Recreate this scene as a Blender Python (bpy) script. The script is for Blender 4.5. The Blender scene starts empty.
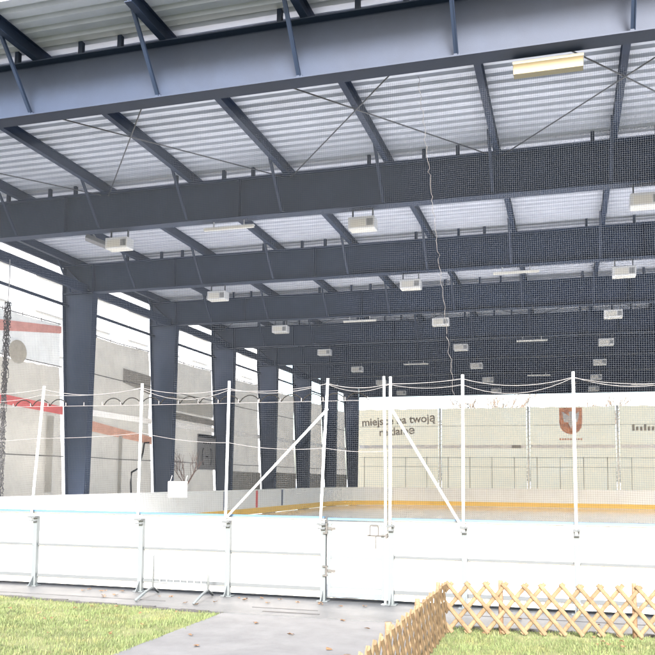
import bpy, math, random
from mathutils import Vector, Matrix, noise
random.seed(7)
R = math.radians
scene = bpy.context.scene
col = scene.collection

# ------------------------------------------------------------------ helpers
class MB:
    """collects shapes (world coordinates), build() links them as ONE mesh object"""
    def __init__(s): s.v = []; s.f = []
    def add(s, vs, fs):
        o = len(s.v); s.v += [tuple(p) for p in vs]; s.f += [tuple(i + o for i in q) for q in fs]; return s
    def box(s, a, b):
        x0, y0, z0 = a; x1, y1, z1 = b
        return s.add([(x0,y0,z0),(x1,y0,z0),(x1,y1,z0),(x0,y1,z0),(x0,y0,z1),(x1,y0,z1),(x1,y1,z1),(x0,y1,z1)],
                     [(0,3,2,1),(4,5,6,7),(0,1,5,4),(1,2,6,5),(2,3,7,6),(3,0,4,7)])
    def cbox(s, c, d): return s.box([c[i]-d[i]/2 for i in range(3)], [c[i]+d[i]/2 for i in range(3)])
    def frame(s, p, q, up=(0,0,1)):
        p = Vector(p); q = Vector(q); d = (q-p).normalized(); u = Vector(up)
        if abs(d.dot(u)) > .98: u = Vector((0,1,0))
        a = d.cross(u).normalized(); b = a.cross(d).normalized()
        return p, q, a, b
    def loft(s, rings, close=True, caps=True):
        n = len(rings[0]); vs = [p for r in rings for p in r]; fs = []
        for k in range(len(rings)-1):
            for i in range(n if close else n-1):
                j = (i+1) % n
                fs.append((k*n+i, k*n+j, (k+1)*n+j, (k+1)*n+i))
        if caps and close:
            fs.append(tuple(range(n-1,-1,-1))); fs.append(tuple((len(rings)-1)*n+i for i in range(n)))
        return s.add(vs, fs)
    def bar(s, p, q, w, h, up=(0,0,1)):
        p, q, a, b = s.frame(p, q, up); o = [(-w/2,-h/2),(w/2,-h/2),(w/2,h/2),(-w/2,h/2)]
        return s.loft([[p+a*x+b*y for x,y in o],[q+a*x+b*y for x,y in o]])
    def lath(s, p, q, w, t, up):                        # half round wooden lath, flat side away from 'up'
        p, q, a, b = s.frame(p, q, up)
        o = [(-w/2,0),(w/2,0),(w/2*.92,t*.45),(w/2*.6,t*.85),(0,t),(-w/2*.6,t*.85),(-w/2*.92,t*.45)]
        return s.loft([[p+a*x+b*y for x,y in o],[q+a*x+b*y for x,y in o]])
    def tube(s, pts, r, n=8, r2=None):
        rings = []; m = len(pts); pts = [Vector(p) for p in pts]
        for k, p in enumerate(pts):
            d = pts[min(k+1,m-1)] - pts[max(k-1,0)]
            _, _, a, b = s.frame((0,0,0), d if d.length > 1e-9 else (0,0,1))
            rr = r if r2 is None else r + (r2-r)*k/(m-1)
            rings.append([p + a*rr*math.cos(2*math.pi*i/n) + b*rr*math.sin(2*math.pi*i/n) for i in range(n)])
        return s.loft(rings)
    def ibeam(s, p, q, w, h, tf, tw, up=(0,0,1)):
        p, q, a, b = s.frame(p, q, up)
        o = [(-w/2,-h/2),(w/2,-h/2),(w/2,-h/2+tf),(tw/2,-h/2+tf),(tw/2,h/2-tf),(w/2,h/2-tf),(w/2,h/2),(-w/2,h/2),(-w/2,h/2-tf),(-tw/2,h/2-tf),(-tw/2,-h/2+tf),(-w/2,-h/2+tf)]
        r0 = [p+a*x+b*y for x,y in o]; r1 = [q+a*x+b*y for x,y in o]
        s.loft([r0,r1], caps=False)
        for r, fl in ((r0,1),(r1,0)):
            for quad in ((0,1,2,11),(3,4,9,10),(8,5,6,7)):
                s.add([r[i] for i in quad], [(3,2,1,0) if fl else (0,1,2,3)])
        return s
    def prism(s, poly, off):                            # polygon (3-D points) extruded by a vector
        n = len(poly); o = Vector(off)
        vs = [Vector(p) for p in poly] + [Vector(p)+o for p in poly]
        fs = [tuple(range(n-1,-1,-1)), tuple(range(n,2*n))] + [(i,(i+1)%n,n+(i+1)%n,n+i) for i in range(n)]
        return s.add(vs, fs)
    def build(s, name, mat, parent=None, smooth=False, bevel=0):
        me = bpy.data.meshes.new(name); o0 = origin_of(parent)
        me.from_pydata([(x-o0[0],y-o0[1],z-o0[2]) for x,y,z in s.v], [], s.f); me.update()
        import bmesh
        bm = bmesh.new(); bm.from_mesh(me); bmesh.ops.recalc_face_normals(bm, faces=bm.faces); bm.to_mesh(me); bm.free()
        o = bpy.data.objects.new(name, me); col.objects.link(o)
        if mat: me.materials.append(mat)
        if smooth:
            for p in me.polygons: p.use_smooth = True
        if bevel:
            md = o.modifiers.new('bevel','BEVEL'); md.width = bevel; md.segments = 2; md.limit_method = 'ANGLE'
        if parent: o.parent = parent
        return o
def origin_of(o):
    x = [0,0,0]
    while o is not None:
        for i in range(3): x[i] += o.location[i]
        o = o.parent
    return x
def tag(o, label=None, cat=None, group=None, kind=None):
    if label: o['label'] = label
    if cat: o['category'] = cat
    if group: o['group'] = group
    if kind: o['kind'] = kind
    return o
def thing(name, loc, label, cat, group=None):
    o = bpy.data.objects.new(name, None); o.empty_display_size = .2; col.objects.link(o); o.location = loc
    return tag(o, label, cat, group)
def dup(root, loc, label, group=None):
    r = root.copy(); col.objects.link(r); r.location = loc; r['label'] = label
    if group: r['group'] = group
    for ch in list(root.children):
        c = ch.copy(); col.objects.link(c); c.parent = r
        for g in ch.children:
            d = g.copy(); col.objects.link(d); d.parent = c
    return r

# ------------------------------------------------------------------ materials
def mat(name, base, rough=.6, metal=0., var=.12, scale=6., bump=0., bscale=40., stain=None, stain_scale=1.5, stain_amt=.5, transl=0., spec=.5, stretch=(1,1,1), island=0.):
    m = bpy.data.materials.new(name); m.use_nodes = True; nt = m.node_tree; n = nt.nodes; L = nt.links
    b = n['Principled BSDF']; b.inputs['Roughness'].default_value = rough; b.inputs['Metallic'].default_value = metal
    b.inputs['Specular IOR Level'].default_value = spec
    tc = n.new('ShaderNodeTexCoord'); mp = n.new('ShaderNodeMapping'); mp.inputs['Scale'].default_value = stretch
    geo = n.new('ShaderNodeNewGeometry'); L.new(geo.outputs['Position'], mp.inputs['Vector'])
    nz = n.new('ShaderNodeTexNoise'); nz.inputs['Scale'].default_value = scale; nz.inputs['Detail'].default_value = 6; nz.inputs['Roughness'].default_value = .65
    L.new(mp.outputs[0], nz.inputs['Vector'])
    rp = n.new('ShaderNodeValToRGB'); rp.color_ramp.elements[0].position = .3; rp.color_ramp.elements[1].position = .7
    rp.color_ramp.elements[0].color = tuple(max(0,c*(1-var)) for c in base)+(1,); rp.color_ramp.elements[1].color = tuple(min(1,c*(1+var)) for c in base)+(1,)
    L.new(nz.outputs['Fac'], rp.inputs['Fac']); out = rp.outputs['Color']
    if stain:
        n2 = n.new('ShaderNodeTexNoise'); n2.inputs['Scale'].default_value = stain_scale; n2.inputs['Detail'].default_value = 8; n2.inputs['Roughness'].default_value = .7
        L.new(mp.outputs[0], n2.inputs['Vector'])
        r2 = n.new('ShaderNodeValToRGB'); r2.color_ramp.elements[0].position = .5; r2.color_ramp.elements[1].position = .72
        r2.color_ramp.elements[1].color = (stain_amt,)*3+(1,); r2.color_ramp.elements[0].color = (0,0,0,1); L.new(n2.outputs['Fac'], r2.inputs['Fac'])
        mx = n.new('ShaderNodeMix'); mx.data_type = 'RGBA'; mx.inputs[7].default_value = tuple(stain)+(1,)
        L.new(r2.outputs['Color'], mx.inputs[0]); L.new(out, mx.inputs[6]); out = mx.outputs[2]
    if island:
        hv = n.new('ShaderNodeHueSaturation'); mr = n.new('ShaderNodeMapRange'); mr.inputs[3].default_value = 1-island; mr.inputs[4].default_value = 1+island
        L.new(geo.outputs['Random Per Island'], mr.inputs[0]); L.new(mr.outputs[0], hv.inputs['Value']); L.new(out, hv.inputs['Color']); out = hv.outputs['Color']
    L.new(out, b.inputs['Base Color'])
    if bump:
        n3 = n.new('ShaderNodeTexNoise'); n3.inputs['Scale'].default_value = bscale; n3.inputs['Detail'].default_value = 5
        L.new(mp.outputs[0], n3.inputs['Vector'])
        bp = n.new('ShaderNodeBump'); bp.inputs['Strength'].default_value = bump; bp.inputs['Distance'].default_value = .02
        L.new(n3.outputs['Fac'], bp.inputs['Height']); L.new(bp.outputs[0], b.inputs['Normal'])
    if transl:
        tr = n.new('ShaderNodeBsdfTranslucent'); L.new(out, tr.inputs['Color'])
        mix = n.new('ShaderNodeMixShader'); mix.inputs[0].default_value = transl
        L.new(b.outputs[0], mix.inputs[1]); L.new(tr.outputs[0], mix.inputs[2]); L.new(mix.outputs[0], n['Material Output'].inputs['Surface'])
    return m
M = dict(
 steel = mat('dark_blue_steel_paint', (.0095,.0185,.0420), .6, 0, .14, 1.3, .04, 60, (.016,.027,.052), 2.2, .35, spec=.27),
 sheet = mat('galvanised_roof_sheet', (.375,.405,.485), .5, .15, .07, 1.6, 0, 1, (.31,.335,.39), .9, .5),
 rod   = mat('dark_rod', (.04,.045,.055), .5),
 white = mat('white_board', (.80,.80,.80), .45, 0, .025, 2, 0, 1, (.62,.63,.64), 1.4, .35),
 wsteel= mat('white_painted_steel', (.66,.71,.74), .4, 0, .05, 5, 0, 1, (.5,.48,.45), 5, .35),
 fsteel= mat('pale_grey_fence_steel', (.078,.092,.102), .55, 0, .06, 5, 0, 1, (.07,.07,.07), 5, .3, spec=.15),
 wsteel2 = mat('pale_barrier_steel', (.12,.135,.145), .5, 0, .05, 5, spec=.15),
 hinge = mat('worn_hinge_steel', (.055,.055,.055), .6, 0, .2, 30, spec=.15),
 rail  = mat('pale_grey_rail', (.062,.07,.078), .6, 0, .05, 5, spec=.12),
 blue  = mat('blue_edge_strip', (.035,.085,.15), .4, 0, .08, 5),
 yellow= mat('yellow_kick_strip', (.66,.42,.06), .45, 0, .06, 2),
 gboard= mat('pale_grey_rink_board', (.62,.655,.69), .4, 0, .03, 1.2, 0, 1, (.45,.46,.48), 1.1, .4),
 red   = mat('red_line_paint', (.45,.05,.05), .5), navy = mat('dark_blue_line_paint', (.06,.09,.16), .5),
 ice   = mat('ice', (.95,.96,.97), .10, 0, .03, .6, .03, 3, (.74,.77,.8), .4, .5, spec=1.0),
 net   = mat('net_twine', (.028,.036,.050), .8, 0, .1, 8),
 bnet  = mat('bunched_net', (.045,.045,.05), .9, 0, .4, 20, .8, 60),
 cord  = mat('white_cord', (.13,.13,.14), .7, 0, .05, 5), gcord = mat('grey_cord', (.28,.29,.31), .7),
 cord2 = mat('pale_grey_cord', (.06,.06,.065), .7),
 lamp  = mat('lamp_housing', (.43,.45,.48), .5, 0, .05, 5), lglass = mat('lamp_diffuser', (.44,.44,.42), .3, 0, .04, 4), bglass = mat('cream_diffuser', (.20,.18,.125), .6, 0, .04, 4, spec=.2), dlamp = mat('dark_lamp_housing', (.10,.105,.115), .5),
 wood  = mat('larch_lath', (.110,.080,.050), .8, 0, .28, 9, .25, 120, (.055,.036,.022), 6, .75, island=.3, spec=.12),
 post  = mat('weathered_post', (.14,.085,.05), .8, 0, .25, 14, .3, 90), 
 path  = mat('path_concrete', (.112,.114,.119), .85, 0, .14, 2.4, .25, 150, (.080,.082,.087), .9, .7, spec=.15),
 mats  = mat('strip_paving', (.056,.061,.068), .6, 0, .18, 2.2, .2, 90, (.088,.092,.098), 1.1, .6, spec=.25),
 kerb  = mat('dark_edging', (.022,.022,.025), .85, 0, .3, 8),
 soil  = mat('turf_soil', (.095,.107,.038), .95, 0, .3, 3, .6, 50, (.15,.12,.05), 2.2, .5),
 far   = mat('distant_ground', (.16,.16,.15), .95, 0, .2, .3),
 grass = mat('grass_blades', (.098,.130,.050), .7, 0, .25, 1.6, 0, 1, (.23,.19,.085), 2.6, .6, transl=.3, island=.22),
 leaf  = mat('dry_leaf', (.11,.062,.03), .8, 0, .3, 30, transl=.15),
 tarp  = mat('grey_beige_tarp', (.45,.42,.365), .7, 0, .10, .9, .55, 2.2, (.33,.31,.275), 1.1, .55, transl=.55),
 tarpw = mat('pale_tarp', (.55,.54,.51), .7, 0, .08, 1.1, .4, 2.2, (.42,.41,.38), 1.3, .5, transl=.65),
 tarpr = mat('faded_red_print', (.52,.26,.235), .7, 0, .15, 3, .3, 4, transl=.25),
 tarpo = mat('faded_orange_print', (.55,.31,.235), .7, 0, .15, 3, .3, 4, transl=.2),
 redp  = mat('red_print', (.46,.10,.10), .6, 0, .15, 3, .3, 4),
 wprint= mat('white_print', (.82,.82,.83), .6, 0, .05, 2),
 disc  = mat('grey_print', (.33,.31,.27), .7, 0, .15, 6, transl=.2),
 seam  = mat('dark_seam', (.09,.085,.08), .8), dpatch = mat('darker_patch', (.23,.22,.20), .8, 0, .2, 3, .4, 4, transl=.15),
 ban   = mat('beige_banner', (.92,.73,.47), .65, 0, .05, .5, .3, 1.6, (.92,.78,.56), .6, .6, transl=.8),
 ptext = mat('grey_print_text', (.47,.41,.34), .7, 0, .3, 2, transl=.6), shield = mat('red_shield_print', (.86,.53,.40), .7, 0, .3, 3, transl=.8), gprint = mat('faded_grey_print', (.50,.46,.40), .7, transl=.4), rail2 = mat('thin_grey_steel', (.34,.31,.26), .6),
 sign  = mat('dark_grey_sign', (.14,.14,.145), .6, 0, .1, 4), black = mat('black_print', (.012,.012,.012), .9, spec=.1),
 paper = mat('blank_paper_sign', (.82,.82,.81), .6, 0, .01, 3),
 wall  = mat('white_render', (.74,.73,.71), .85, 0, .05, .6, .1, 20, (.6,.59,.57), .3, .4), pane = mat('overexposed_pane', (.71,.71,.71), .3), frame = mat('grey_window_frame', (.64,.64,.64), .6),  # panes and frames paled toward the wall colour, standing in for overexposure
 roofc = mat('grey_flat_roof', (.3,.3,.3), .8), bark = mat('bark', (.10,.08,.065), .9, 0, .3, 12, .4, 40), twig = mat('reddish_twig', (.11,.07,.06), .8),
 conc  = mat('concrete_pad', (.33,.32,.30), .85, 0, .12, 6, .2, 60),
)

# ------------------------------------------------------------------ camera
yaw, pit, rol, f = .288, .0875, .009, 812.78
F = Vector((-math.sin(yaw)*math.cos(pit), math.cos(yaw)*math.cos(pit), math.sin(pit)))
Rt = Vector((math.cos(yaw), math.sin(yaw), 0)); U = Rt.cross(F)
R2 = Rt*math.cos(rol)+U*math.sin(rol); U2 = U*math.cos(rol)-Rt*math.sin(rol)
cam = bpy.data.cameras.new('Camera'); co = bpy.data.objects.new('Camera', cam); col.objects.link(co)
cam.sensor_width = 36; cam.sensor_fit = 'HORIZONTAL'; cam.lens = 36*f/655
cam.shift_x = .5/655; cam.shift_y = (407-327.5)/655; cam.clip_start = .05; cam.clip_end = 3000
mw = Matrix((R2, U2, -F)).transposed().to_4x4(); mw.translation = (0,0,1.7); co.matrix_world = mw
scene.camera = co

# ------------------------------------------------------------------ dimensions (metres; X across the hall, Y into it)
Y1, S, NF = 10.63, 5.6, 9
def Yf(k): return Y1+(k-1)*S              # front edge of the flange of frame k
ZB, ZT = 7.43, 8.33                       # rafter bottom / top
XL, XR = -14.43, 14.53                    # column lines
XB, XBR, YFAR, YFE = -13.95, 14.05, 52.4, 10.95
HB = 1.155                                # board height
EYP = [.97+2.26*i for i in range(-7,7)]   # purlin lines

# ------------------------------------------------------------------ ground
def sheet(name, poly, z, m, kind='structure', sub=None):
    b = MB(); b.add([(x,y,z) for x,y in poly], [tuple(range(len(poly)))]); o = b.build(name, m); tag(o, kind=kind)
    if o.data.polygons[0].normal.z < 0: o.data.flip_normals()
    return o
sheet('ground', [(-900,-400),(900,-400),(900,1500),(-900,1500)], -.03, M['far'])
sheet('lawn_soil', [(-14,-6),(10,-6),(10,9.95),(-14,9.95)], -.012, M['soil'])
b = MB(); b.box((-4.2,-6,-.05),(-1.40,9.62,.004)); tag(b.build('path', M['path']), kind='structure')
# strip of paving in front of the fence with a slightly ragged front edge
pts = []; x = -15.
while x < 12.01:
    y = 9.66 + (.30 if x < -7.5 else .30*max(0,(-4.6-x))/2.9) + .02*math.sin(x*2.1)+.012*math.sin(x*5.3)
    if x > -1.4: y = 9.66+.12*(x+1.4)*.6
    pts.append((x,y)); x += .2
b = MB(); b.prism([(x,y,.008) for x,y in pts]+[(12.,11.9,.008),(-15.,11.9,.008)], (0,0,-.09)); tag(b.build('pavement', M['mats']), kind='structure')
b = MB()
for (p,q) in zip(pts[:-1], pts[1:]):
    if q[0] < -4.2 or p[0] > -1.4: b.box((p[0],min(p[1],q[1])-.045,-.06),(q[0],max(p[1],q[1])-.006,.012+.006*math.sin(p[0]*9)))
tag(b.build('kerb_edging', M['kerb']), kind='structure')
b = MB()                                    # long joints and a joint grid pressed in the strip: thin dark mats edges
for y0,xa,xb,w in ((10.12,-4.0,-3.1,.02),(9.84,-3.75,-3.0,.05),(10.2,-15,-5.3,.012),(10.42,-1.3,12,.02)):
    b.box((xa,y0,.006),(xb,y0+w,.0125))
tag(b.build('pavement_joints', M['kerb']), kind='structure')
b = MB(); b.box((XB-.6,11.3,-.06),(XBR+.6,YFAR+.6,.012)); tag(b.build('ice_surface', M['ice']), kind='structure')
b = MB(); b.box((XB-9,11.3,-.08),(XBR+9,YFAR+30,-.012)); tag(b.build('yard_paving', M['far']), kind='structure')

# grass: many single blades over the two lawns (nobody could count it)
gm = MB()
def blade(x,y,h,w):
    a = random.uniform(0,6.283); t = random.uniform(.2,1.0)*h; c,s_ = math.cos(a),math.sin(a); la = random.uniform(0,6.283)
    dx,dy = math.cos(la)*t, math.sin(la)*t
    gm.v += [(x-c*w,y-s_*w,-.015),(x+c*w,y+s_*w,-.015),(x+dx*.45+c*w*.7,y+dy*.45+s_*w*.7,h*.6),(x+dx*.45-c*w*.7,y+dy*.45-s_*w*.7,h*.6),(x+dx,y+dy,h)]
    o = len(gm.v)-5; gm.f.extend([(o,o+1,o+2,o+3),(o+3,o+2,o+4)])
def lawn(x0,x1,y0,y1,n,test):
    for _ in range(n):
        x = random.uniform(x0,x1); y = random.uniform(y0,y1)
        if test(x,y):
            k = noise.noise((x*1.3,y*1.3,0))
            k2 = noise.noise((x*2.7,y*2.7,9.))
            if random.random() < .85+.5*k and (k2 > -.33 or random.random() < .25): blade(x,y,random.uniform(.010,.034)*(1+.6*k),random.uniform(.0022,.0045))
lawn(-10,-4.10,5.0,10.05,66000,lambda x,y: x < -4.17+.06*noise.noise((y*3.,x,0)) and y < 9.63+.05*noise.noise((x*3.,y,2.))+.30*min(1,max(0,(-4.6-x))/2.9))
lawn(-1.5,2.2,6.2,9.75,30000,lambda x,y: x > -1.42 and y < 9.60+.07*(x+1.4)+.04*noise.noise((x*3.,y,2.)))
lawn(-10,-9,2,5,800,lambda x,y: True)
me = bpy.data.meshes.new('grass'); me.from_pydata(gm.v, [], gm.f); me.materials.append(M['grass'])
g = bpy.data.objects.new('grass', me); col.objects.link(g)
tag(g, 'short yellowish green lawn grass beside the path and pavement', 'grass', kind='stuff')

# fallen leaves
def leaf_at(x,y,z,lab,s=1.):
    b = MB(); n = 9; a0 = random.uniform(0,6.283); r0 = random.uniform(.025,.042)*s; pts = []
    for i in range(n):
        a = a0+2*math.pi*i/n; r = r0*(1.0 if i % 2 else .62)*random.uniform(.8,1.2)
        pts.append((x+math.cos(a)*r*1.2, y+math.sin(a)*r, z+random.uniform(.004,.028)))
    b.add([(x,y,z+.012)]+pts, [(0,i+1,(i+1)%n+1) for i in range(n)])
    tag(b.build('fallen_leaf', M['leaf']), lab, 'leaf', 'fallen leaves')
for x,y in [(-6.35,10.35),(-6.2,10.42),(-6.25,10.2),(-5.55,10.5),(-5.4,10.55),(-4.95,10.1),(-4.75,10.02),(-3.9,10.45),(-4.6,10.3),(-3.2,10.6),(-2.9,10.5),(-2.6,10.62),(-4.3,10.6),(-0.6,10.3),(.3,10.2)]:
    leaf_at(x,y,.010,'small brown dry leaf lying on the grey strip along the fence')
for x,y in [(-3.5,9.0),(-2.2,9.1),(-2.3,7.9),(-3.9,8.1),(-2.9,8.5),(-3.6,7.6),(-1.8,9.35),(-2.6,9.5)]:
    leaf_at(x,y,.006,'small brown dry leaf lying on the pale concrete path')
for i in range(14): leaf_at(random.uniform(-6.9,-.2), random.uniform(10.66,10.84), .010, 'small brown dry leaf lying on the grey strip along the fence', .9)
for i in range(26):
    x = random.uniform(-7.6,-4.35); y = random.uniform(7.2,9.4)
    leaf_at(x,y,.03,'small brown dry leaf lying in the grass left of the path',.8)
for i in range(8): leaf_at(random.uniform(-1.0,.9), random.uniform(8.8,9.35), .03, 'small brown dry leaf lying in the grass by the lattice fence', .7)

# ------------------------------------------------------------------ steel canopy
cano = thing('steel_canopy', (0,Y1,0), 'dark blue steel portal frame hall roof with ribbed metal sheeting over the ice rink', 'canopy')
st = M['steel']
for k in range(1,NF+1):
    y0 = Yf(k); yc = y0+.15
    # columns: web tapers on the outer side, inner flange upright
    for sgn, xin in ((1,-14.2),(-1,14.3)):
        b = MB(); xo_b = xin-sgn*.58; xo_t = xin-sgn*1.02; tf = .018
        b.prism([(xin-sgn*tf,yc-.008,0.02),(xin+sgn*.08-sgn*tf,yc-.008,ZB-.002),(xin+sgn*.08-sgn*tf,yc-.008,ZT),(xo_t+sgn*tf,yc-.008,ZT),(xo_t+sgn*tf,yc-.008,ZB),(xo_b+sgn*tf,yc-.008,.02)], (0,.016,0))
        b.prism([(xin,y0,.02),(xin+sgn*.08,y0,ZB-.001),(xin+sgn*.08-sgn*tf,y0,ZB-.001),(xin-sgn*tf,y0,.02)], (0,.30,0))
        b.prism([(xo_b,y0,.02),(xo_b+sgn*tf,y0,.02),(xo_t+sgn*tf,y0,ZB),(xo_t+sgn*tf,y0,ZT),(xo_t,y0,ZT),(xo_t,y0,ZB)], (0,.30,0))
        c = b.build('column', st, cano)
        b = MB(); xa, xb_ = sorted((xin+sgn*.06, xo_t+sgn*.02))
        b.box((xa,y0+.02,ZB-.008),(xb_,y0+.28,ZB+.008))
        b.build('cap_plate', st, c); b = MB()
        b.bar((xo_t+sgn*.1,yc-.075,ZT-.08),(xin-sgn*.1,yc-.075,ZB+.05),.13,.014,(0,0,1))
        b.build('stiffener', st, c)
        b = MB(); b.box((min(xin+sgn*.06,xo_b-sgn*.06),y0-.06,-.02),(max(xin+sgn*.06,xo_b-sgn*.06),y0+.36,.02)); b.build('base_plate', st, c)
    # rafter
    b = MB(); xa, xb_ = -14.12+.001, 14.22-.001
    b.box((xa,yc-.007,ZB+.02),(xb_,yc+.007,ZT-.02)); b.box((xa,y0,ZB),(xb_,y0+.30,ZB+.02)); b.box((-15.2,y0,ZT-.02),(15.3,y0+.30,ZT))
    r = b.build('rafter', st, cano)
    b = MB()
    for x in (-14.2+.03,-11.35,8.2,14.2) if k == 1 else (-14.2+.03,-11.35,-6.9,2.0,8.2,14.2):
        b = MB(); b.box((x-.007,y0+.01,ZB+.021),(x+.007,y0+.29,ZT-.021)); b.build('stiffener', st, r)
    b = MB()                                            # short uprights between rafter and roof sheet
    for i_, x in enumerate(EYP[:-1]):
        for d in ((.78,1.48) if i_ % 2 else (1.86,)):
            b.box((x+d-.035,y0+.05,ZT+.001),(x+d+.035,y0+.13,ZT+.225))
            if k <= 3: b.build('cleat', st, r); b = MB()
    if k > 3: tag(b.build('cleats', st, r), kind='stuff')
    for x in EYP:                                       # raking struts from bottom flange up to the purlin
        if abs(x) > 14.9: continue
        b = MB(); yt = y0-.82
        b.bar((x-.08,y0+.035,ZB+.03),(x-.08,yt,ZT+.12),.055,.012,(0,1,1)); b.bar((x-.052,y0+.035,ZB+.03),(x-.052,yt,ZT+.12),.012,.05,(0,1,1))
        b.cbox((x-.065,y0+.05,ZB+.032),(.09,.08,.022)); b.build('strut', st, r)
for x in EYP:                                           # purlins run the whole length over the rafters
    b = MB(); b.ibeam((x,9.60,ZT+.112),(x,Yf(NF)+1.3,ZT+.112),.115,.22,.012,.012); b.build('purlin', st, cano)
for X in (XL,XR):
    for k in range(0,NF):
        b = MB(); ya = Yf(k)+.17 if k else 9.8; yb = Yf(k+1)+.13
        b.bar((X,ya,7.55),(X,yb,7.55),.13,.27); b.build('eave_strut', st, cano)
    xt = X-.66*(1 if X < 0 else -1)
    for k in range(0,NF):
        b = MB(); b.tube([(xt,(Yf(k) if k else 9.8),7.06),(xt,Yf(k+1)+.14,7.06)],.05,8); b.build('tie_pipe', st, cano, True)
    xe = X-.95*(1 if X < 0 else -1)
    b = MB(); b.box((xe-.04,9.76,ZT+.002),(xe+.04,Yf(NF)+1.3,ZT+.23)); b.build('eave_beam', st, cano)
for k in (1,4,8):                                       # wind bracing rods under the sheeting
    for i in (0,2,4,6,8,10):
        xa, xb_ = EYP[i], EYP[i+2]
        for p,q in (((xa+.1,Yf(k)+.2,ZT-.04),(xb_-.1,Yf(k+1)+.1,ZT-.04)),((xb_-.1,Yf(k)+.2,ZT-.075),(xa+.1,Yf(k+1)+.1,ZT-.075))):
            b = MB(); b.tube([p,q],.013,6); b.build('brace_rod', M['rod'], cano, True)
# trapezoidal roof sheet, ribs running across the hall
b = MB(); y = 9.44; prof = []; zb = ZT+.226
while y < Yf(NF)+1.4:
    prof += [(y,zb),(y+.145,zb),(y+.170,zb+.062),(y+.250,zb+.062)]; y += .275
prof.append((y,zb))
xs = [-15.5,-9.2,-9.2,-3.1,-3.1,2.9,2.9,9.0,9.0,15.6]
for i in range(0,len(xs),2):
    dz = .004 if (i//2) % 2 else 0
    vs = [(xs[i]-.08,yy,zz+dz) for yy,zz in prof]+[(xs[i+1]+.08,yy,zz+dz) for yy,zz in prof]; n = len(prof)
    b.add(vs, [(j,j+1,n+j+1,n+j) for j in range(n-1)])
sh = b.build('roof_sheet', M['sheet'], cano); md = sh.modifiers.new('thick','SOLIDIFY'); md.thickness = .0015; md.offset = 1
b = MB(); b.box((-15.5,9.42,zb-.003),(15.6,9.438,zb+.08)); b.build('edge_flashing', M['sheet'], cano)

# ------------------------------------------------------------------ lamps hung under the beams
ordn = {1:'first',2:'second',3:'third',4:'fourth',5:'fifth',6:'sixth',7:'seventh',8:'eighth'}
def box_lamp(loc, lab):
    t = thing('box_lamp', loc, lab, 'lamp', 'white box lamps in three rows under the beams'); x,y,z = loc
    b = MB(); h=.26; b.prism([(x-.29,y-.16,z-.13),(x+.29,y-.16,z-.13),(x+.29,y+.16,z-.13),(x-.29,y+.16,z-.13)],(0,0,h)); b.build('housing', M['lamp'], t, bevel=.02)
    b = MB(); b.box((x-.23,y-.164,z-.09),(x+.1,y-.161,z+.07)); b.box((x-.27,y-.14,z-.134),(x+.27,y+.14,z-.131)); b.build('diffuser', M['lglass'], t)
    b = MB()
    for i in range(7): b.box((x+.125+i*.02,y-.168,z-.08),(x+.133+i*.02,y-.161,z+.07))
    b.build('grille', M['rail'], t)
    for s_ in (-.22,.22): b = MB(); b.box((x+s_-.012,y-.02,z+.131),(x+s_+.012,y+.02,z+.325)); b.build('bracket', M['rail'], t)
    return t
proto = None
rows = ((-9.96,'left','in the left lamp row',range(2,9)),(-4.1,'middle','in the middle lamp row',range(2,9)),(1.5,'right','in the right lamp row',range(2,9)))
for X,_,nm,ks in rows:
    for k in ks:
        loc = (X+random.uniform(-.03,.03), Yf(k)+.15+.05, 7.10)
        lab = 'white box lamp under the %s beam from the front, %s' % (ordn[k], nm)
        if proto is None: proto = box_lamp(loc, lab)
        else: dup(proto, loc, lab)
def tube_lamp(c, L, lab, big=False):
    x,y,z = c; t = thing('tube_lamp', c, lab, 'lamp', 'long tube lamps under the beams'); h = .16 if big else .06; w = .2 if big else .09
    b = MB(); b.box((x-L/2,y-w/2,z+h*.3),(x+L/2,y+w/2,z+h*.55)); b.build('housing', M['lamp'], t)
    b = MB(); b.prism([(x-L/2+.01,y-w/2+.005,z+h*.3),(x-L/2+.01,y-w*.35,z-h*.5),(x-L/2+.01,y+w*.35,z-h*.5),(x-L/2+.01,y+w/2-.005,z+h*.3)],(L-.02,0,0)); b.build('diffuser', M['bglass' if big else 'lglass'], t)
    for s_ in (-.3,.3): b = MB(); b.box((x+s_*L-.012,y-.01,z+h*.55),(x+s_*L+.012,y+.01,ZB-.0005)); b.build('bracket', M['lamp'], t)
tube_lamp((-.17,10.99,7.29),.93,'big cream tube lamp fixed under the front beam, largest of the lamps',True)
for k,X in ((2,-7.2),(4,-7.0),(6,-7.0),(3,-1.25),(5,-1.3),(7,-1.4),(8,4.2)):
    tube_lamp((X,Yf(k)+.2,7.27),1.22,'long thin white tube lamp hung under the %s beam from the front' % ordn[k])
t = thing('floodlight', (-10.75,16.75,7.32), 'dark tilted floodlight beside the white box lamp under the second beam', 'lamp')
b = MB(); b.bar((-10.98,16.6,7.40),(-10.52,16.9,7.22),.32,.10); b.build('housing', M['dlamp'], t, bevel=.015)
b = MB(); b.bar((-10.93,16.6,7.345),(-10.57,16.86,7.20),.16,.012); b.build('glass', M['rail'], t)
b = MB(); b.bar((-10.75,16.75,7.34),(-10.75,16.55,7.44),.03,.03); b.build('bracket', M['dlamp'], t)

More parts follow.
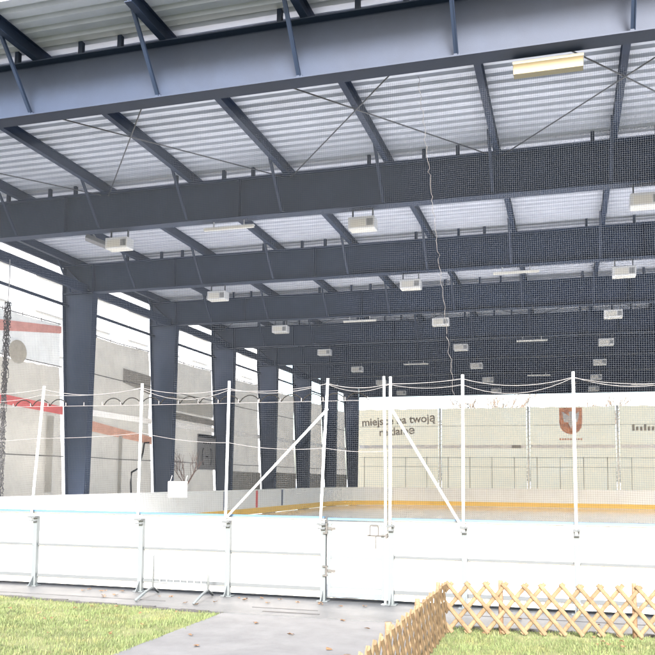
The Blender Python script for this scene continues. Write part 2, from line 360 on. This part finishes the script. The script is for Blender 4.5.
# ------------------------------------------------------------------ rink boards (left, far, right)
rb = thing('rink_boards', (XB,YFAR,0), 'pale grey ice rink boards with yellow kick strip round the far side of the ice', 'rink boards')
def rink_path(r=5.):
    P = []; y0 = 16.3
    a = 0
    for i in range(0,9):
        t = math.pi*.5*i/8; P.append((XB+r-r*math.sin(t)*1.0 if False else XB+r-r*math.cos(math.pi/2-t)*1.0, y0-r*math.sin(math.pi/2-t) ))
    n = 16
    for i in range(1,n+1): P.append((XB, y0+(YFAR-r-y0)*i/n))
    for i in range(1,9):
        t = math.pi*.5*i/8; P.append((XB+r-r*math.cos(t), YFAR-r+r*math.sin(t)))
    for i in range(1,10): P.append((XB+r+(XBR-XB-2*r)*i/9, YFAR))
    for i in range(1,9):
        t = math.pi*.5*i/8; P.append((XBR-r+r*math.sin(t), YFAR-r+r*math.cos(t)))
    for i in range(1,17): P.append((XBR, YFAR-r+(16.3-YFAR+r)*i/16))
    for i in range(1,9):
        t = math.pi*.5*i/8; P.append((XBR-r+r*math.cos(t), 16.3-r*math.sin(t)))
    return P
RP = rink_path()
def strip(b, P, z0, z1, d0, d1, gap=0.):                # vertical strip along path, from inner offset d0 to outer d1 (positive = outwards)
    for p,q in zip(P[:-1],P[1:]):
        p = Vector((p[0],p[1],0)); q = Vector((q[0],q[1],0)); d = (q-p).normalized(); nrm = Vector((-d.y,d.x,0))
        p = p+d*gap; q = q-d*gap
        b.prism([p+nrm*d0+Vector((0,0,z0)), q+nrm*d0+Vector((0,0,z0)), q+nrm*d1+Vector((0,0,z0)), p+nrm*d1+Vector((0,0,z0))],(0,0,z1-z0))
for i in range(len(RP)-1):
    b = MB(); strip(b, RP[i:i+2], .03, HB-.03, 0, .03, .003); b.build('board_panel', M['gboard'], rb)
b = MB(); strip(b, RP, .03, .30, -.014, -.002); b.build('kick_strip', M['yellow'], rb)
b = MB(); strip(b, RP, HB-.03, HB, -.02, .06); b.build('top_cap', M['gboard'], rb)
for yy,m in ((31.95,'navy'),(35.68,'red'),(39.2,'navy')):
    b = MB(); b.box((XB+.003,yy-.13,.31),(XB+.007,yy+.13,HB-.05)); b.build('line_mark', M[m], rb)

# ------------------------------------------------------------------ front fence: white boards on a steel frame with tall net poles
GATE = (-3.22,-2.36)
def fence(posts, name, lab, x_end=None):
    t = thing(name, (posts[0][0],YFE,0), lab, 'fence')
    xs = sorted(p[0] for p in posts)
    for xa,xb in zip(xs[:-1],xs[1:]):
        b = MB(); b.box((xa+.004,YFE+.03,.06),(xb-.004,YFE+.05,HB-.03)); b.build('board_panel', M['white'], t)
        for z,h in ((.645,.035),(.175,.05)):
            b = MB(); b.box((xa+.04,YFE-.006,z-h/2),(xb-.04,YFE+.028,z+h/2)); b.build('rail', M['rail'], t)
    b = MB(); b.box((xs[0],YFE-.01,HB-.03),(xs[-1],YFE+.07,HB-.006)); b.build('top_rail', M['fsteel'], t)
    b = MB(); b.box((xs[0],YFE-.014,HB-.006),(xs[-1],YFE+.075,HB+.014)); b.build('edge_strip', M['blue'], t)
    for x,off,tx in posts:
        b = MB(); b.box((x-.036,YFE-.045,.012),(x+.036,YFE+.027,HB-.075)); b.cbox((x,YFE-.01,.016),(.16,.15,.012))
        b.prism([(x-.006,YFE-.046,.02),(x-.006,YFE-.16,.02),(x-.006,YFE-.046,.17)],(.012,0,0))
        po = b.build('post', M['fsteel'], t)
        b = MB(); b.tube([(x+off,YFE-.055,HB-.16),(x+off+(tx*.3),YFE-.055,1.7),(x+off+tx,YFE-.05,3.10)],.020,10); b.build('net_pole', M['wsteel'], t, True)
        b = MB(); b.cbox((x+off*.5,YFE-.06,HB-.09),(abs(off)+.09,.07,.03)); b.cbox((x+off*.5,YFE-.06,HB-.15),(abs(off)+.07,.06,.02)); b.tube([(x+.03,YFE-.11,HB-.085),(x+.03,YFE-.06,HB-.085)],.014,6); b.build('clamp', M['rail'], po)
    return t
LP = [(-13.2,-.05,.06),(-11.5,-.05,.04),(-9.72,-.06,.08),(-7.93,-.07,.14),(-6.10,-.05,.01),(-4.70,-.035,.015),(-3.27,-.04,.09)]
RPo = [(-2.31,-.012,0),(-1.325,-.01,.0),(.095,-.005,-.005),(1.52,0,.01),(2.95,0,-.01),(4.4,0,.02),(5.9,0,0),(7.4,0,0),(8.9,0,0)]
fl = fence(LP, 'rink_fence', 'white boarded rink fence with tall net poles left of the gate')
fr = fence(RPo, 'rink_fence', 'white boarded rink fence with tall net poles right of the gate, behind the lattice')
b = MB(); b.tube([(-3.21,YFE-.075,2.67),(-4.74,YFE-.075,1.10)],.018,8); b.build('brace', M['wsteel'], fl, True)
b = MB(); b.tube([(-2.31,YFE-.075,2.67),(-1.36,YFE-.075,1.09)],.018,8); b.build('brace', M['wsteel'], fr, True)
# second slim pole at the gate's latch side
gt = thing('gate', (-3.2,YFE,0), 'white single leaf rink gate with hinges and loop latch between two posts', 'gate')
gx0, gx1 = -3.205, -2.40
b = MB(); b.box((gx0+.05,YFE-.01,.14),(gx1-.05,YFE+.01,1.065)); b.build('panel', M['white'], gt)
b = MB()
for xa in (gx0,gx1-.05): b.box((xa,YFE-.035,.08),(xa+.05,YFE+.015,1.11))
b.box((gx0+.051,YFE-.035,1.065),(gx1-.051,YFE+.015,1.11)); b.box((gx0+.051,YFE-.035,.08),(gx1-.051,YFE+.015,.14)); b.box((gx0+.051,YFE-.033,.60),(gx1-.051,YFE-.011,.635)); b.box((gx0+.051,YFE-.033,.20),(gx1-.051,YFE-.011,.225))
b.build('gate_frame', M['fsteel'], gt)
b = MB(); b.box((gx0,YFE-.04,HB-.03),(gx1,YFE+.03,HB+.0)); b.build('edge_strip', M['blue'], gt)
for z in (1.0,.42):
    b = MB(); b.tube([(gx0-.012,YFE-.06,z-.06),(gx0-.012,YFE-.06,z+.06)],.016,8); b.cbox((gx0+.05,YFE-.042,z+.01),(.13,.012,.035)); b.cbox((gx0-.03,YFE-.05,z-.055),(.06,.05,.02)); b.cbox((gx0-.03,YFE-.05,z+.07),(.07,.05,.018)); b.build('hinge', M['hinge'], gt)
b = MB(); b.tube([(-2.60,YFE-.07,.93),(-2.60,YFE-.06,1.05),(-2.585,YFE-.06,1.065),(-2.50,YFE-.06,1.065),(-2.485,YFE-.06,1.05),(-2.485,YFE-.06,.93)],.011,8)
b.tube([(-2.64,YFE-.055,.93),(-2.345,YFE-.055,.93)],.012,8); b.tube([(-2.52,YFE-.055,.935),(-2.52,YFE-.055,.75)],.008,6); b.cbox((-2.37,YFE-.055,.93),(.03,.05,.06)); b.build('latch', M['hinge'], gt)
gp = thing('gate_pole', (-2.412,YFE,0), 'slim white pole standing close left of the thick pole at the gate latch', 'pole')
b = MB(); b.tube([(-2.388,YFE-.03,.012),(-2.39,YFE-.03,1.6),(-2.42,YFE-.03,3.11)],.018,10); b.build('tube', M['wsteel'], gp, True)
b = MB(); b.box((-2.44,YFE-.06,.010),(-2.355,YFE+.02,.016)); b.build('foot_plate', M['wsteel'], gp)

# ------------------------------------------------------------------ nets, wires and cords
def wob(x,z): return .035*math.sin(x*.9+z*.4)+.02*math.sin(x*2.3-z*1.7)
YN = 11.10
b = MB(); pit_, th = .0285, .00078
x0n,x1n,z0n,z1n = -13.6,9.4,1.05,7.40
nx = int((x1n-x0n)/pit_); nz = int((z1n-z0n)/pit_)
def strand(pts, ax):
    o = len(b.v)
    for p in pts:
        if ax == 'v': b.v += [(p[0]-th,p[1]-th,p[2]),(p[0]+th,p[1]-th,p[2]),(p[0],p[1]+th,p[2])]
        else: b.v += [(p[0],p[1]-th,p[2]-th),(p[0],p[1]-th,p[2]+th),(p[0],p[1]+th,p[2])]
    for k in range(len(pts)-1):
        for i in range(3): b.f.append((o+k*3+i,o+k*3+(i+1)%3,o+k*3+3+(i+1)%3,o+k*3+3+i))
def npos(x,z):
    return (x+.010*math.sin(z*1.9+x*.7), YN+wob(x,z)*min(1,(z1n-z)*2), z+.012*math.sin(x*1.3+z*.6)+.010*math.sin(x*4.1))
for i in range(nx+1):
    x = x0n+i*pit_; strand([npos(x,z0n+(z1n-z0n)*j/12) for j in range(13)],'v')
for i in range(nz+1):
    z = z0n+i*pit_; strand([npos(x0n+(x1n-x0n)*j/60,z) for j in range(61)],'h')
me = bpy.data.meshes.new('safety_net'); me.from_pydata(b.v,[],b.f); me.materials.append(M['net'])
o = bpy.data.objects.new('safety_net', me); col.objects.link(o)
tag(o, 'fine dark mesh safety net hanging from the front beam down to the white fence', 'net')
def wire(name, pts, r, m, lab, cat='wire', loops=None):
    b = MB(); b.tube(pts, r, 6); o = b.build(name, M[m], None, True); tag(o, lab, cat); return o
def poly_sag(ctrl, sag, n=10, jit=0.):
    P = []
    for (p,q),s_ in zip(zip(ctrl[:-1],ctrl[1:]), sag):
        for i in range(n):
            t = i/n; v = Vector(p).lerp(Vector(q),t); v.z -= s_*4*t*(1-t); v.z += random.uniform(-jit,jit); v.x += random.uniform(-jit,jit); P.append(v)
    P.append(Vector(ctrl[-1])); return P
px = [-13.19,-11.5,-9.7,-7.86,-6.14,-4.72,-3.22,-2.33,-1.335,.085,1.52,2.95,4.4,5.9]
yw = YFE-.075
wire('wire', poly_sag([(x,yw,3.02+.03*math.sin(x*3)) for x in px], [.08,.05,.06,.10,.08,.10,.06,.02,.10,.12,.06,.1,.1]*2, 10), .0042, 'cord', 'white slack wire sagging between the pole tops, upper of the pair')
wire('wire', poly_sag([(x,yw-.02,2.99+.03*math.cos(x*2)) for x in px], [.05,.1,.12,.05,.15,.05,.1,.05,.16,.07,.12,.05,.1]*2, 10), .0035, 'cord', 'thinner white wire drooping lowest between the pole tops')
wire('wire', [(-13.2,yw,2.80),(-6.1,yw,2.77),(-2.3,yw,2.78),(5.9,yw,2.78)], .0034, 'cord', 'straight taut white wire carrying the net hooks across the poles')
wire('wire', poly_sag([(-13.2,yw,2.15),(-7.9,yw,2.28),(-6.1,yw,2.35),(-4.7,yw,2.2),(-3.25,yw,2.12),(-2.33,yw,2.08)],[.05,.02,.04,.05,.03],10), .0036, 'cord', 'lowest white wire slung across the poles at mid height left of the gate')
hk = thing('net_hooks', (-8,YFE,2.8), 'row of small hooks and dark net scallops along the taut wire', 'hooks')
b = MB(); x = -8.4
while x < -2.4:
    b = MB(); b.tube([(x,yw,2.78),(x,yw,2.83)],.006,6); b.build('hook', M['cord'], hk); x += .32
x = -8.4
while x < -2.9:
    if not(-7.5 < x < -7.0): b = MB(); b.tube([(x+.32*i/8,yw+.05,2.79+.10*math.sin(math.pi*i/8)**.7) for i in range(9)],.008,5); b.build('net_edge', M['black'], hk)
    x += .32
seg = poly_sag([(x,YFE-.09,HB-.02) for x in px[3:7]],[.05,.06,.05],10,.004)
wire('cord', seg, .006, 'gcord', 'grey cord drooping under the fence edge left of the gate', 'cord')
wire('cord', poly_sag([(x,YFE-.09,HB-.02) for x in px[7:12]],[.05,.05,.06,.05],10,.004), .006, 'gcord', 'grey cord drooping under the fence edge right of the gate', 'cord')
P = []
for i in range(90):
    t = i/89; z = 7.40-(7.40-2.75)*t; P.append((-1.95+.5*t+.013*math.sin(i*1.3)*(1 if i % 7 else -1)+random.uniform(-.011,.011), 10.99+.01*math.sin(i), z))
wire('cord', P, .0036, 'cord2', 'pale crinkled cord hanging from the front beam down to the fence', 'cord')
# bundled net at the far left
BX, BY = -14.22, 18.02
t = thing('bundled_net', (BX,BY,0), 'dark bundled net hanging in a rope like strand at the left edge', 'net')
bx, by = BX, BY
b = MB()
for s_ in range(13):
    a = s_*.9; P = []
    for i in range(130):
        z = 6.3-(6.3-1.0)*i/129; P.append((bx+.055*math.sin(a+i*.17+s_)+random.uniform(-.022,.022), by+.06*math.cos(a*1.7+i*.13)+random.uniform(-.025,.025), z))
    b.tube(P,.011,5)
b.build('strand', M['bnet'], t)
b = MB(); b.tube([(bx,by,6.25),(bx+.02,by,7.0),(bx,by,ZB+.02)],.012,6); b.build('rope', M['gcord'], t)
# ------------------------------------------------------------------ barrier, blank sign
t = thing('crowd_barrier', (-5.3,10.45,0), 'white tubular crowd barrier standing on two feet before the fence', 'barrier')
xa,xb,yb_ = -5.72,-4.86,10.62
b = MB(); b.tube([(xa,yb_,.1),(xa,yb_,.56),(xa+.02,yb_,.585),(xa+.05,yb_,.60),(xb-.06,yb_,.585),(xb-.02,yb_,.57),(xb,yb_,.54),(xb,yb_,.1)],.017,10); b.build('frame', M['wsteel2'], t, True)
b = MB(); b.tube([(xa,yb_,.2),(xb,yb_,.2)],.012,8); b.build('lower_rail', M['wsteel2'], t, True)
for i in range(7):
    b = MB(); xx = xa+(xb-xa)*(i+1)/8; b.tube([(xx,yb_,.205),(xx,yb_,.565)],.006,6); b.build('bar', M['white'], t, True)
for xx in (xa,xb):
    b = MB(); b.tube([(xx+.08,yb_-.62,.032),(xx+.03,yb_-.25,.10),(xx,yb_,.13),(xx-.03,yb_+.22,.032)],.018,8); b.build('foot', M['fsteel'], t, True)
t = thing('blank_sign', (-5.48,YN-.1,1.5), 'small blank white sign hung on the net above the fence', 'sign')
b = MB(); b.box((-5.71,YN-.115,1.40),(-5.40,YN-.10,1.635)); b.build('plate', M['paper'], t, bevel=.004)
for x in (-5.68,-5.43): b = MB(); b.tube([(x,YN-.107,1.63),(x+.005,YN-.06,1.72)],.004,5); b.build('tie', M['gcord'], t)

# ------------------------------------------------------------------ wooden lattice fences
def lattice(p, q, name, lab, h, step, posts, phase=0.):
    p = Vector(p); q = Vector(q); d = (q-p); L = d.length; d.normalize(); nrm = Vector((d.y,-d.x,0))       # nrm: towards the viewer for the front run
    t = thing(name, p, lab, 'lattice fence'); w = h*.83
    def bound(u0,z0,u1,z1):
        # clip to [0,L]
        if u1 < u0: a = bound(u1,z1,u0,z0); return (a[2],a[3],a[0],a[1]) if a else None
        if u1 < 0 or u0 > L: return None
        if u0 < 0: z0 += (z1-z0)*(0-u0)/(u1-u0); u0 = 0
        if u1 > L: z1 = z0+(z1-z0)*(L-u0)/(u1-u0); u1 = L
        if abs(u1-u0) < .05: return None
        return (u0,z0,u1,z1)
    P3 = lambda u,z,o: p+d*u+nrm*o+Vector((0,0,z))
    n = int((L+w)/step)+2
    for layer,sgn in ((0,1),(1,-1)):
        for i in range(-5,n):
            u = i*step+phase; j = random.uniform(-.012,.012); dz = random.uniform(-.008,.008)
            top = u+sgn*.032; e = (top+j, h+dz, top-sgn*w+j, .012)        # top at u, running down
            c = bound(*e)
            if not c: continue
            b = MB(); off = .006+layer*.019
            b.lath(P3(c[0],c[1],off), P3(c[2],c[3],off), .050, .020, nrm); b.build('lath', M['wood'], t)
    for u in posts:
        b = MB(); a = P3(u,0,-.026); r = .027
        b.tube([a+Vector((0,0,-.05)),a+Vector((0,0,h+.0)),a+Vector((0,0,h+.025))],r,10); b.build('post', M['post'], t, True)
    return t
A = (-1.345,9.24); Bq = (4.6,10.36)
lattice((A[0],A[1],0),(Bq[0],Bq[1],0),'lattice_fence','light wooden criss-cross lattice fence running across before the white boards at right',.56,.205,[.62,2.06,3.5,4.95],.05)
lattice((-1.335,5.0,0),(A[0]-.005,A[1]-.03,0),'lattice_fence','browner lattice fence side running from the corner towards the viewer beside the path',.56,.205,[.1,1.35,2.66,3.96],.06)

# ------------------------------------------------------------------ left side tarpaulins
XT = -15.03
def tarp_sheet(y0,y1,z0,z1,m,name,parent,x=XT,amp=.035,ny=36,nzz=30,seed=0):
    b = MB(); vs = []
    for i in range(ny+1):
        for j in range(nzz+1):
            z = z0+(z1-z0)*j/nzz; y = y0+(y1(z)-y0)*i/ny
            d = amp*(noise.noise((y*1.2+seed,z*.9,seed))+.6*noise.noise((y*3.1,z*2.3+seed,3.))) + amp*.6*math.sin((z*1.6+y*1.1)+2*noise.noise((y*.5,z*.5,seed)))
            sagz = -.05*math.sin(math.pi*i/ny)*j/nzz + (.022*noise.noise((i*.45+seed,seed,1.)) if j == nzz else 0)
            vs.append((x+d,y,z+sagz))
    n = nzz+1; fs = [(i*n+j,(i+1)*n+j,(i+1)*n+j+1,i*n+j+1) for i in range(ny) for j in range(nzz)]
    b.add(vs,fs); o = b.build(name, M[m], parent, True); return o
def strap(b, y0,za0,za1,y1,zb0,zb1,x=XT+.10,n=14):
    y1 = y1((zb0+zb1)/2)       # sloped printed strip that follows the sheet
    for i in range(n):
        t0,t1 = i/n,(i+1)/n; L = lambda a,c,t: a+(c-a)*t; wv = lambda y: .012*math.sin(y*2.2)
        ya,yb = L(y0,y1,t0),L(y0,y1,t1)
        b.add([(x+wv(ya),ya,L(za0,zb0,t0)),(x+wv(yb),yb,L(za0,zb0,t1)),(x+wv(yb),yb,L(za1,zb1,t1)),(x+wv(ya),ya,L(za1,zb1,t0))],[(0,1,2,3)])
names = {2:'wrinkled grey beige tarpaulin with red stripes and a grey disc, nearest at left',3:'wrinkled grey beige tarpaulin with white and orange stripes',4:'beige tarpaulin behind the dark grey sign',5:'beige tarpaulin just past the dark grey sign, with one white stripe',6:'beige tarpaulin between the fourth and fifth columns in view',7:'beige tarpaulin between the fifth and sixth columns in view',8:'beige tarpaulin farthest back, between the last two columns'}
for k in range(2,NF):
    y0 = Yf(k)+.85; y1 = (lambda kk: lambda z: Yf(kk+1)+.20-.092*z)(k)
    t = thing('tarpaulin', (XT,y0,0), names[k], 'tarpaulin', 'tarpaulins along the left side')
    if k == 2:
        tarp_sheet(y0,y1,.2,5.04,'tarp','lower_sheet',t,seed=k); tarp_sheet(y0,y1,5.06,6.36,'tarpw','upper_sheet',t,seed=k+9)
        b = MB(); strap(b,y0,5.46,5.82,y1,6.08,6.30); b.build('red_stripe', M['tarpr'], t)
        b = MB(); strap(b,y0,3.74,4.02,y1,3.58,3.83); b.build('red_stripe', M['redp'], t)
        b = MB(); n = 20; c = (XT+.11,19.42,5.20); b.add([c]+[(c[0],c[1]+.40*math.cos(6.283*i/n),c[2]+.34*math.sin(6.283*i/n)) for i in range(n)],[(0,i+1,(i+1)%n+1) for i in range(n)]); b.build('grey_disc', M['disc'], t)
        b = MB(); b.box((XT+.09,20.9,1.2),(XT+.094,21.25,3.5)); b.build('pale_strip', M['tarpw'], t)
    else:
        tarp_sheet(y0,y1,.2,6.36,'tarp','sheet',t,seed=k*3)
        b = MB(); strap(b,y0,3.67,3.87,y1,3.66,3.86); b.build('white_stripe', M['wprint'], t)
    if k == 3:
        b = MB(); strap(b,y0,3.20,3.55,y1,2.90,3.18); b.build('orange_stripe', M['tarpo'], t)
        b = MB(); strap(b,25.2,5.0,5.5,y1,4.75,5.45,XT+.08); b.build('dark_patch', M['dpatch'], t)
        b = MB(); b.box((XT+.09,25.0,.9),(XT+.094,25.25,3.1)); b.build('pale_strip', M['tarpw'], t)
    if k == 4:
        b = MB(); strap(b,y0,4.0,4.28,y1,3.95,4.2); b.build('brown_stripe', M['dpatch'], t)
        b = MB(); strap(b,y0,4.35,4.95,y1,4.3,4.9,XT+.085); b.build('pale_stripe', M['tarpw'], t)
    if k >= 5:
        b = MB(); strap(b,y0,.7,2.0,y1,.7,1.95,XT+.08); b.build('dark_patch', M['dpatch'], t)
    for z in (5.05,2.30):
        b = MB(); b.tube([(XT+.085,y0,z+.02),(XT+.085,(y0+y1(z))/2,z-.01),(XT+.085,y1(z),z)],.016,6); b.build('batten', M['seam'], t)
    b = MB(); b.tube([(XT,y0-.4,6.40),(XT,(y0+y1(6.3))/2,6.34),(XT,y1(6.3)+.1,6.39)],.014,6); b.build('top_wire', M['seam'], t)
    for j in range(6): b = MB(); b.tube([(XT,y0+(y1(6.3)-y0)*j/5,6.30),(XT,y0+(y1(6.3)-y0)*j/5,6.41)],.012,5); b.build('eyelet_tie', M['seam'], t)
# crooked black cable by the second tarpaulin
wire('cable', [(XT+.22,26.9,2.95),(XT+.2,26.6,2.93),(XT+.21,26.5,2.6),(XT+.22,26.2,2.0),(XT+.2,25.75,1.85),(XT+.21,25.7,1.5),(XT+.21,25.75,1.0),(XT+.2,25.72,.3)], .035, 'black', 'crooked black cable hanging on the tarpaulin with orange stripe', 'cable')
# dark sign
t = thing('dark_sign', (XT+.15,32,2.8), 'dark grey hanging sign with a bracketed dash emblem on the tarpaulin', 'sign')
b = MB(); b.box((XT+.14,31.15,2.02),(XT+.17,32.95,3.52)); b.build('plate', M['sign'], t)
b = MB(); xs_ = XT+.178
for s_ in (-1,1):
    b.tube([(xs_,32.05+s_*(.30+.17*math.cos(a)),2.58+.36*math.sin(a)) for a in [(-.5+i/10)*2.6 for i in range(11)]],.025,5)
b.box((XT+.172,31.92,2.55),(XT+.18,32.18,2.61))
for s_ in (-.32,-.1,.12,.34): b.box((XT+.172,32.05+s_-.05,3.12),(XT+.176,32.05+s_+.05,3.20))
b.build('emblem', M['black'], t)
b = MB(); b.box((XT+.171,31.15,3.38),(XT+.178,32.95,3.52)); b.build('header', M['black'], t)

# bare branching plants
def grow(b, p, d, L, r, depth, spread=.5, n=3):
    q = p+d*L; m = (p+q)/2+Vector((random.uniform(-1,1),random.uniform(-1,1),random.uniform(-1,1)))*L*.06
    b.tube([p,m,q], r, 5 if depth > 1 else 4, r*.6)
    if depth <= 0: return
    for i in range(n):
        v = (d+Vector((random.uniform(-1,1),random.uniform(-1,1),random.uniform(-.5,.8)))*spread).normalized()
        grow(b, p.lerp(q,random.uniform(.55,1)), v, L*random.uniform(.55,.85), r*.58, depth-1, spread, n)
def bare_tree(name, x, y, h, lab, depth=5, m='bark', cat='tree', sc=.03, spread=.62):
    t = thing(name, (x,y,0), lab, cat); b = MB(); b.tube([(x,y,-.1),(x+.1,y,h*.2),(x,y+.05,h*.36)],h*sc,9,h*sc*.75); b.build('trunk', M[m], t, True)
    b = MB()
    for i in range(5):
        a = i*1.257+random.uniform(-.3,.3); v = Vector((math.cos(a)*.55,math.sin(a)*.55,.85)).normalized()
        grow(b, Vector((x,y+.05,h*.35)), v, h*.24, h*sc*.5, depth-1, spread)
    b.build('crown', M[m], t)
bare_tree('bare_tree', -7.2, 74, 11.2, 'bare branching tree showing over the beige banners at the back')
bare_tree('bare_tree', 2.6, 79, 10.6, 'lower bare tree at the back, to the right of the other bare tree')
bare_tree('bare_shrub', -14.5, 29.3, 3.6, 'small reddish bare shrub beside the dark grey sign', 3, 'twig', 'shrub', .012)

# ------------------------------------------------------------------ far beige banners
YT = 57.; seams = [-14.54,-8.58,-2.55,3.2,9.2,15.2]
blab = ['beige banner with grey lettering, leftmost at the back of the hall','plain beige banner at the back, left of the red shield','beige banner with the red shield emblem at the back','beige banner with small grey print at the back, right of the shield','plain beige banner last to the right at the back']
def far_sheet(x0,x1,z0,z1,m,name,parent,seed):
    b = MB(); vs = []; nx_,nz_ = 24,26
    for i in range(nx_+1):
        for j in range(nz_+1):
            x = x0+(x1-x0)*i/nx_; z = z0+(z1-z0)*j/nz_
            vs.append((x, YT+.04*noise.noise((x*.8+seed,z*.7,seed))+.012*math.sin(z*2.1+x), z+(.09*noise.noise((i*.4+seed,2.,seed)) if j == nz_ else 0)))
    n = nz_+1; b.add(vs,[(i*n+j,(i+1)*n+j,(i+1)*n+j+1,i*n+j+1) for i in range(nx_) for j in range(nz_)])
    o = b.build(name, M[m], parent, True); return o
def text_mesh(body, size, m, name, parent, loc, rot=0., shear=0., space=1.):
    cu = bpy.data.curves.new('t','FONT'); cu.body = body; cu.size = size; cu.align_x = 'CENTER'; cu.extrude = .004; cu.space_character = space; cu.shear = shear; cu.offset = .016
    to = bpy.data.objects.new('t', cu); col.objects.link(to); bpy.context.view_layer.update()
    me = bpy.data.meshes.new_from_object(to.evaluated_get(bpy.context.evaluated_depsgraph_get())); bpy.data.objects.remove(to)
    me.transform(Matrix.Translation(Vector(loc)-Vector(origin_of(parent))) @ Matrix.Rotation(R(90),4,'X') @ Matrix.Rotation(rot,4,'Z')); me.materials.clear(); me.materials.append(M[m])
    o = bpy.data.objects.new(name, me); col.objects.link(o); o.parent = parent; return o
for i,(xa,xb) in enumerate(zip(seams[:-1],seams[1:])):
    t = thing('beige_banner', (xa,YT,0), blab[i], 'banner', 'beige banners across the back of the hall')
    far_sheet(xa+(.13 if i else 0),xb-.13,.15,6.66,'ban','sheet',t,i*5.)
    b = MB(); b.box((xa+.15,YT-.075,3.86),(xb-.15,YT-.07,4.10)); b.build('white_stripe', M['wprint'], t)
    for z in (5.42,3.22,2.58):
        b = MB(); b.box((xa+.15,YT-.075,z-.014),(xb-.15,YT-.07,z+.014)); b.build('seam', M['gprint'], t)
    if i == 0:
        text_mesh('miejsce na twoją', .78, 'ptext', 'lettering', t, (-11.55,YT-.08,5.62), R(3.2))
        text_mesh('reklamę', .78, 'ptext', 'lettering', t, (-11.65,YT-.08,4.83), R(3.2))
    if i == 2:
        c = .24; b = MB(); sp = [(-.74,6.58),(.74,6.58),(.74,5.6),(.68,5.25),(.5,4.98),(.25,4.85),(0,4.78),(-.25,4.85),(-.5,4.98),(-.68,5.25),(-.74,5.6)]
        b.prism([(c+x,YT-.085,z) for x,z in sp],(0,.012,0)); sd = b.build('shield', M['shield'], t)
        b = MB()                                        # pale heraldic figure: body, spread wings, tail
        for poly in ([(-.12,6.3),(.10,6.36),(.18,6.2),(.10,6.0),(.14,5.5),(0,5.15),(-.14,5.5),(-.1,6.0)],[(.1,6.02),(.55,6.32),(.5,5.9),(.42,5.6),(.14,5.6)],[(-.1,6.02),(-.55,6.32),(-.5,5.9),(-.42,5.6),(-.14,5.6)]):
            b.prism([(c+x,YT-.092,z) for x,z in poly],(0,.006,0))
        b.build('figure', M['wprint'], sd)
        b = MB()
        for j in range(9): b.box((c-.75+j*.17,YT-.085,4.40),(c-.75+j*.17+.11,YT-.075,4.52))
        b.build('caption', M['shield'], t)
    if i == 1:
        b = MB(); b.box((-3.65,YT-.081,3.86),(-3.05,YT-.076,4.08)); b.build('print_mark', M['gprint'], t)
    if i == 3:
        b = MB()
        for j in range(7): b.box((4.1+j*.24,YT-.085,5.0),(4.1+j*.24+.16,YT-.075,5.0+(.42 if j in (0,3) else .28)))
        b.build('print_mark', M['gprint'], t)
    if i: 
        p_ = thing('banner_post', (xa,YT,0), ['','white post between the lettered banner and the plain one','white post left of the shield banner','white post right of the shield banner','white post farthest right at the back'][i], 'post', 'white posts between the banners')
        b = MB(); b.box((xa-.07,YT-.05,0),(xa+.07,YT+.09,6.7)); b.build('shaft', M['wsteel'], p_)
        b = MB()
        for j in range(22): b.bar((xa-.14,YT-.06,.4+j*.28),(xa+.14,YT-.06,.5+j*.28),.012,.05); 
        b.build('lacing', M['wprint'], p_)
t = thing('railing', (-14,YT-.6,0), 'row of thin dark uprights with a rail before the beige banners', 'railing')
i = 0; x = -13.9
while x < 14:
    b = MB(); b.tube([(x,YT-.6,0),(x+.01,YT-.6,3.25)],.022,6); b.build('upright', M['rail2'], t, True); x += 1.49
b = MB(); b.tube([(-13.9,YT-.6,3.2),(14,YT-.6,3.2)],.014,6); b.build('rail', M['dpatch'], t)

# ------------------------------------------------------------------ white building beyond the left side
t = thing('white_building', (-46,60,0), 'white rendered apartment block with window bands beyond the left side', 'building')
b = MB(); b.box((-54,36,-.5),(-40,112,21)); b.build('wall', M['wall'], t)
b = MB(); b.box((-54.3,35.7,21.0),(-39.7,112.3,21.5)); b.build('roof', M['roofc'], t)
for fz in (2.0,5.2,8.4,11.6,14.8,17.6):
    for y in range(40,110,7):
        b = MB(); b.box((-39.998,y,fz),(-39.95,y+3.6,fz+1.5)); w = b.build('window', M['frame'], t)
        b = MB(); b.box((-39.948,y+.1,fz+.1),(-39.94,y+1.75,fz+1.4)); b.box((-39.948,y+1.85,fz+.1),(-39.94,y+3.5,fz+1.4)); b.build('pane', M['pane'], w)
        b = MB(); b.box((-39.998,y-.2,fz-.14),(-39.7,y+3.8,fz-.02)); b.build('sill', M['frame'], w)

# ------------------------------------------------------------------ light
SUN_EL, SUN_AZ = R(28), R(170)            # azimuth clockwise from +Y: behind the camera, to the right
w = bpy.data.worlds.new('World'); scene.world = w; w.use_nodes = True; nt = w.node_tree
bg = nt.nodes['Background']; sky = nt.nodes.new('ShaderNodeTexSky'); sky.sky_type = 'NISHITA'; sky.sun_disc = False
sky.sun_elevation = SUN_EL; sky.sun_rotation = SUN_AZ; sky.air_density = 1.0; sky.dust_density = 4.0; sky.ozone_density = 1.0
nt.links.new(sky.outputs[0], bg.inputs['Color']); bg.inputs['Strength'].default_value = .135
sl = bpy.data.lights.new('Sun','SUN'); sl.energy = 2.5; sl.angle = R(12); sl.color = (1,.97,.93)
so = bpy.data.objects.new('Sun', sl); col.objects.link(so)
sd = Vector((math.sin(SUN_AZ)*math.cos(SUN_EL), math.cos(SUN_AZ)*math.cos(SUN_EL), math.sin(SUN_EL)))
so.rotation_euler = sd.to_track_quat('Z','Y').to_euler(); so.location = sd*60
vs = scene.view_settings; vs.view_transform = 'Standard'; vs.look = 'None'; vs.gamma = 1; vs.use_curve_mapping = False; vs.exposure = 2.8
scene.render.engine = 'CYCLES'
scene.cycles.max_bounces = 8; scene.cycles.diffuse_bounces = 5
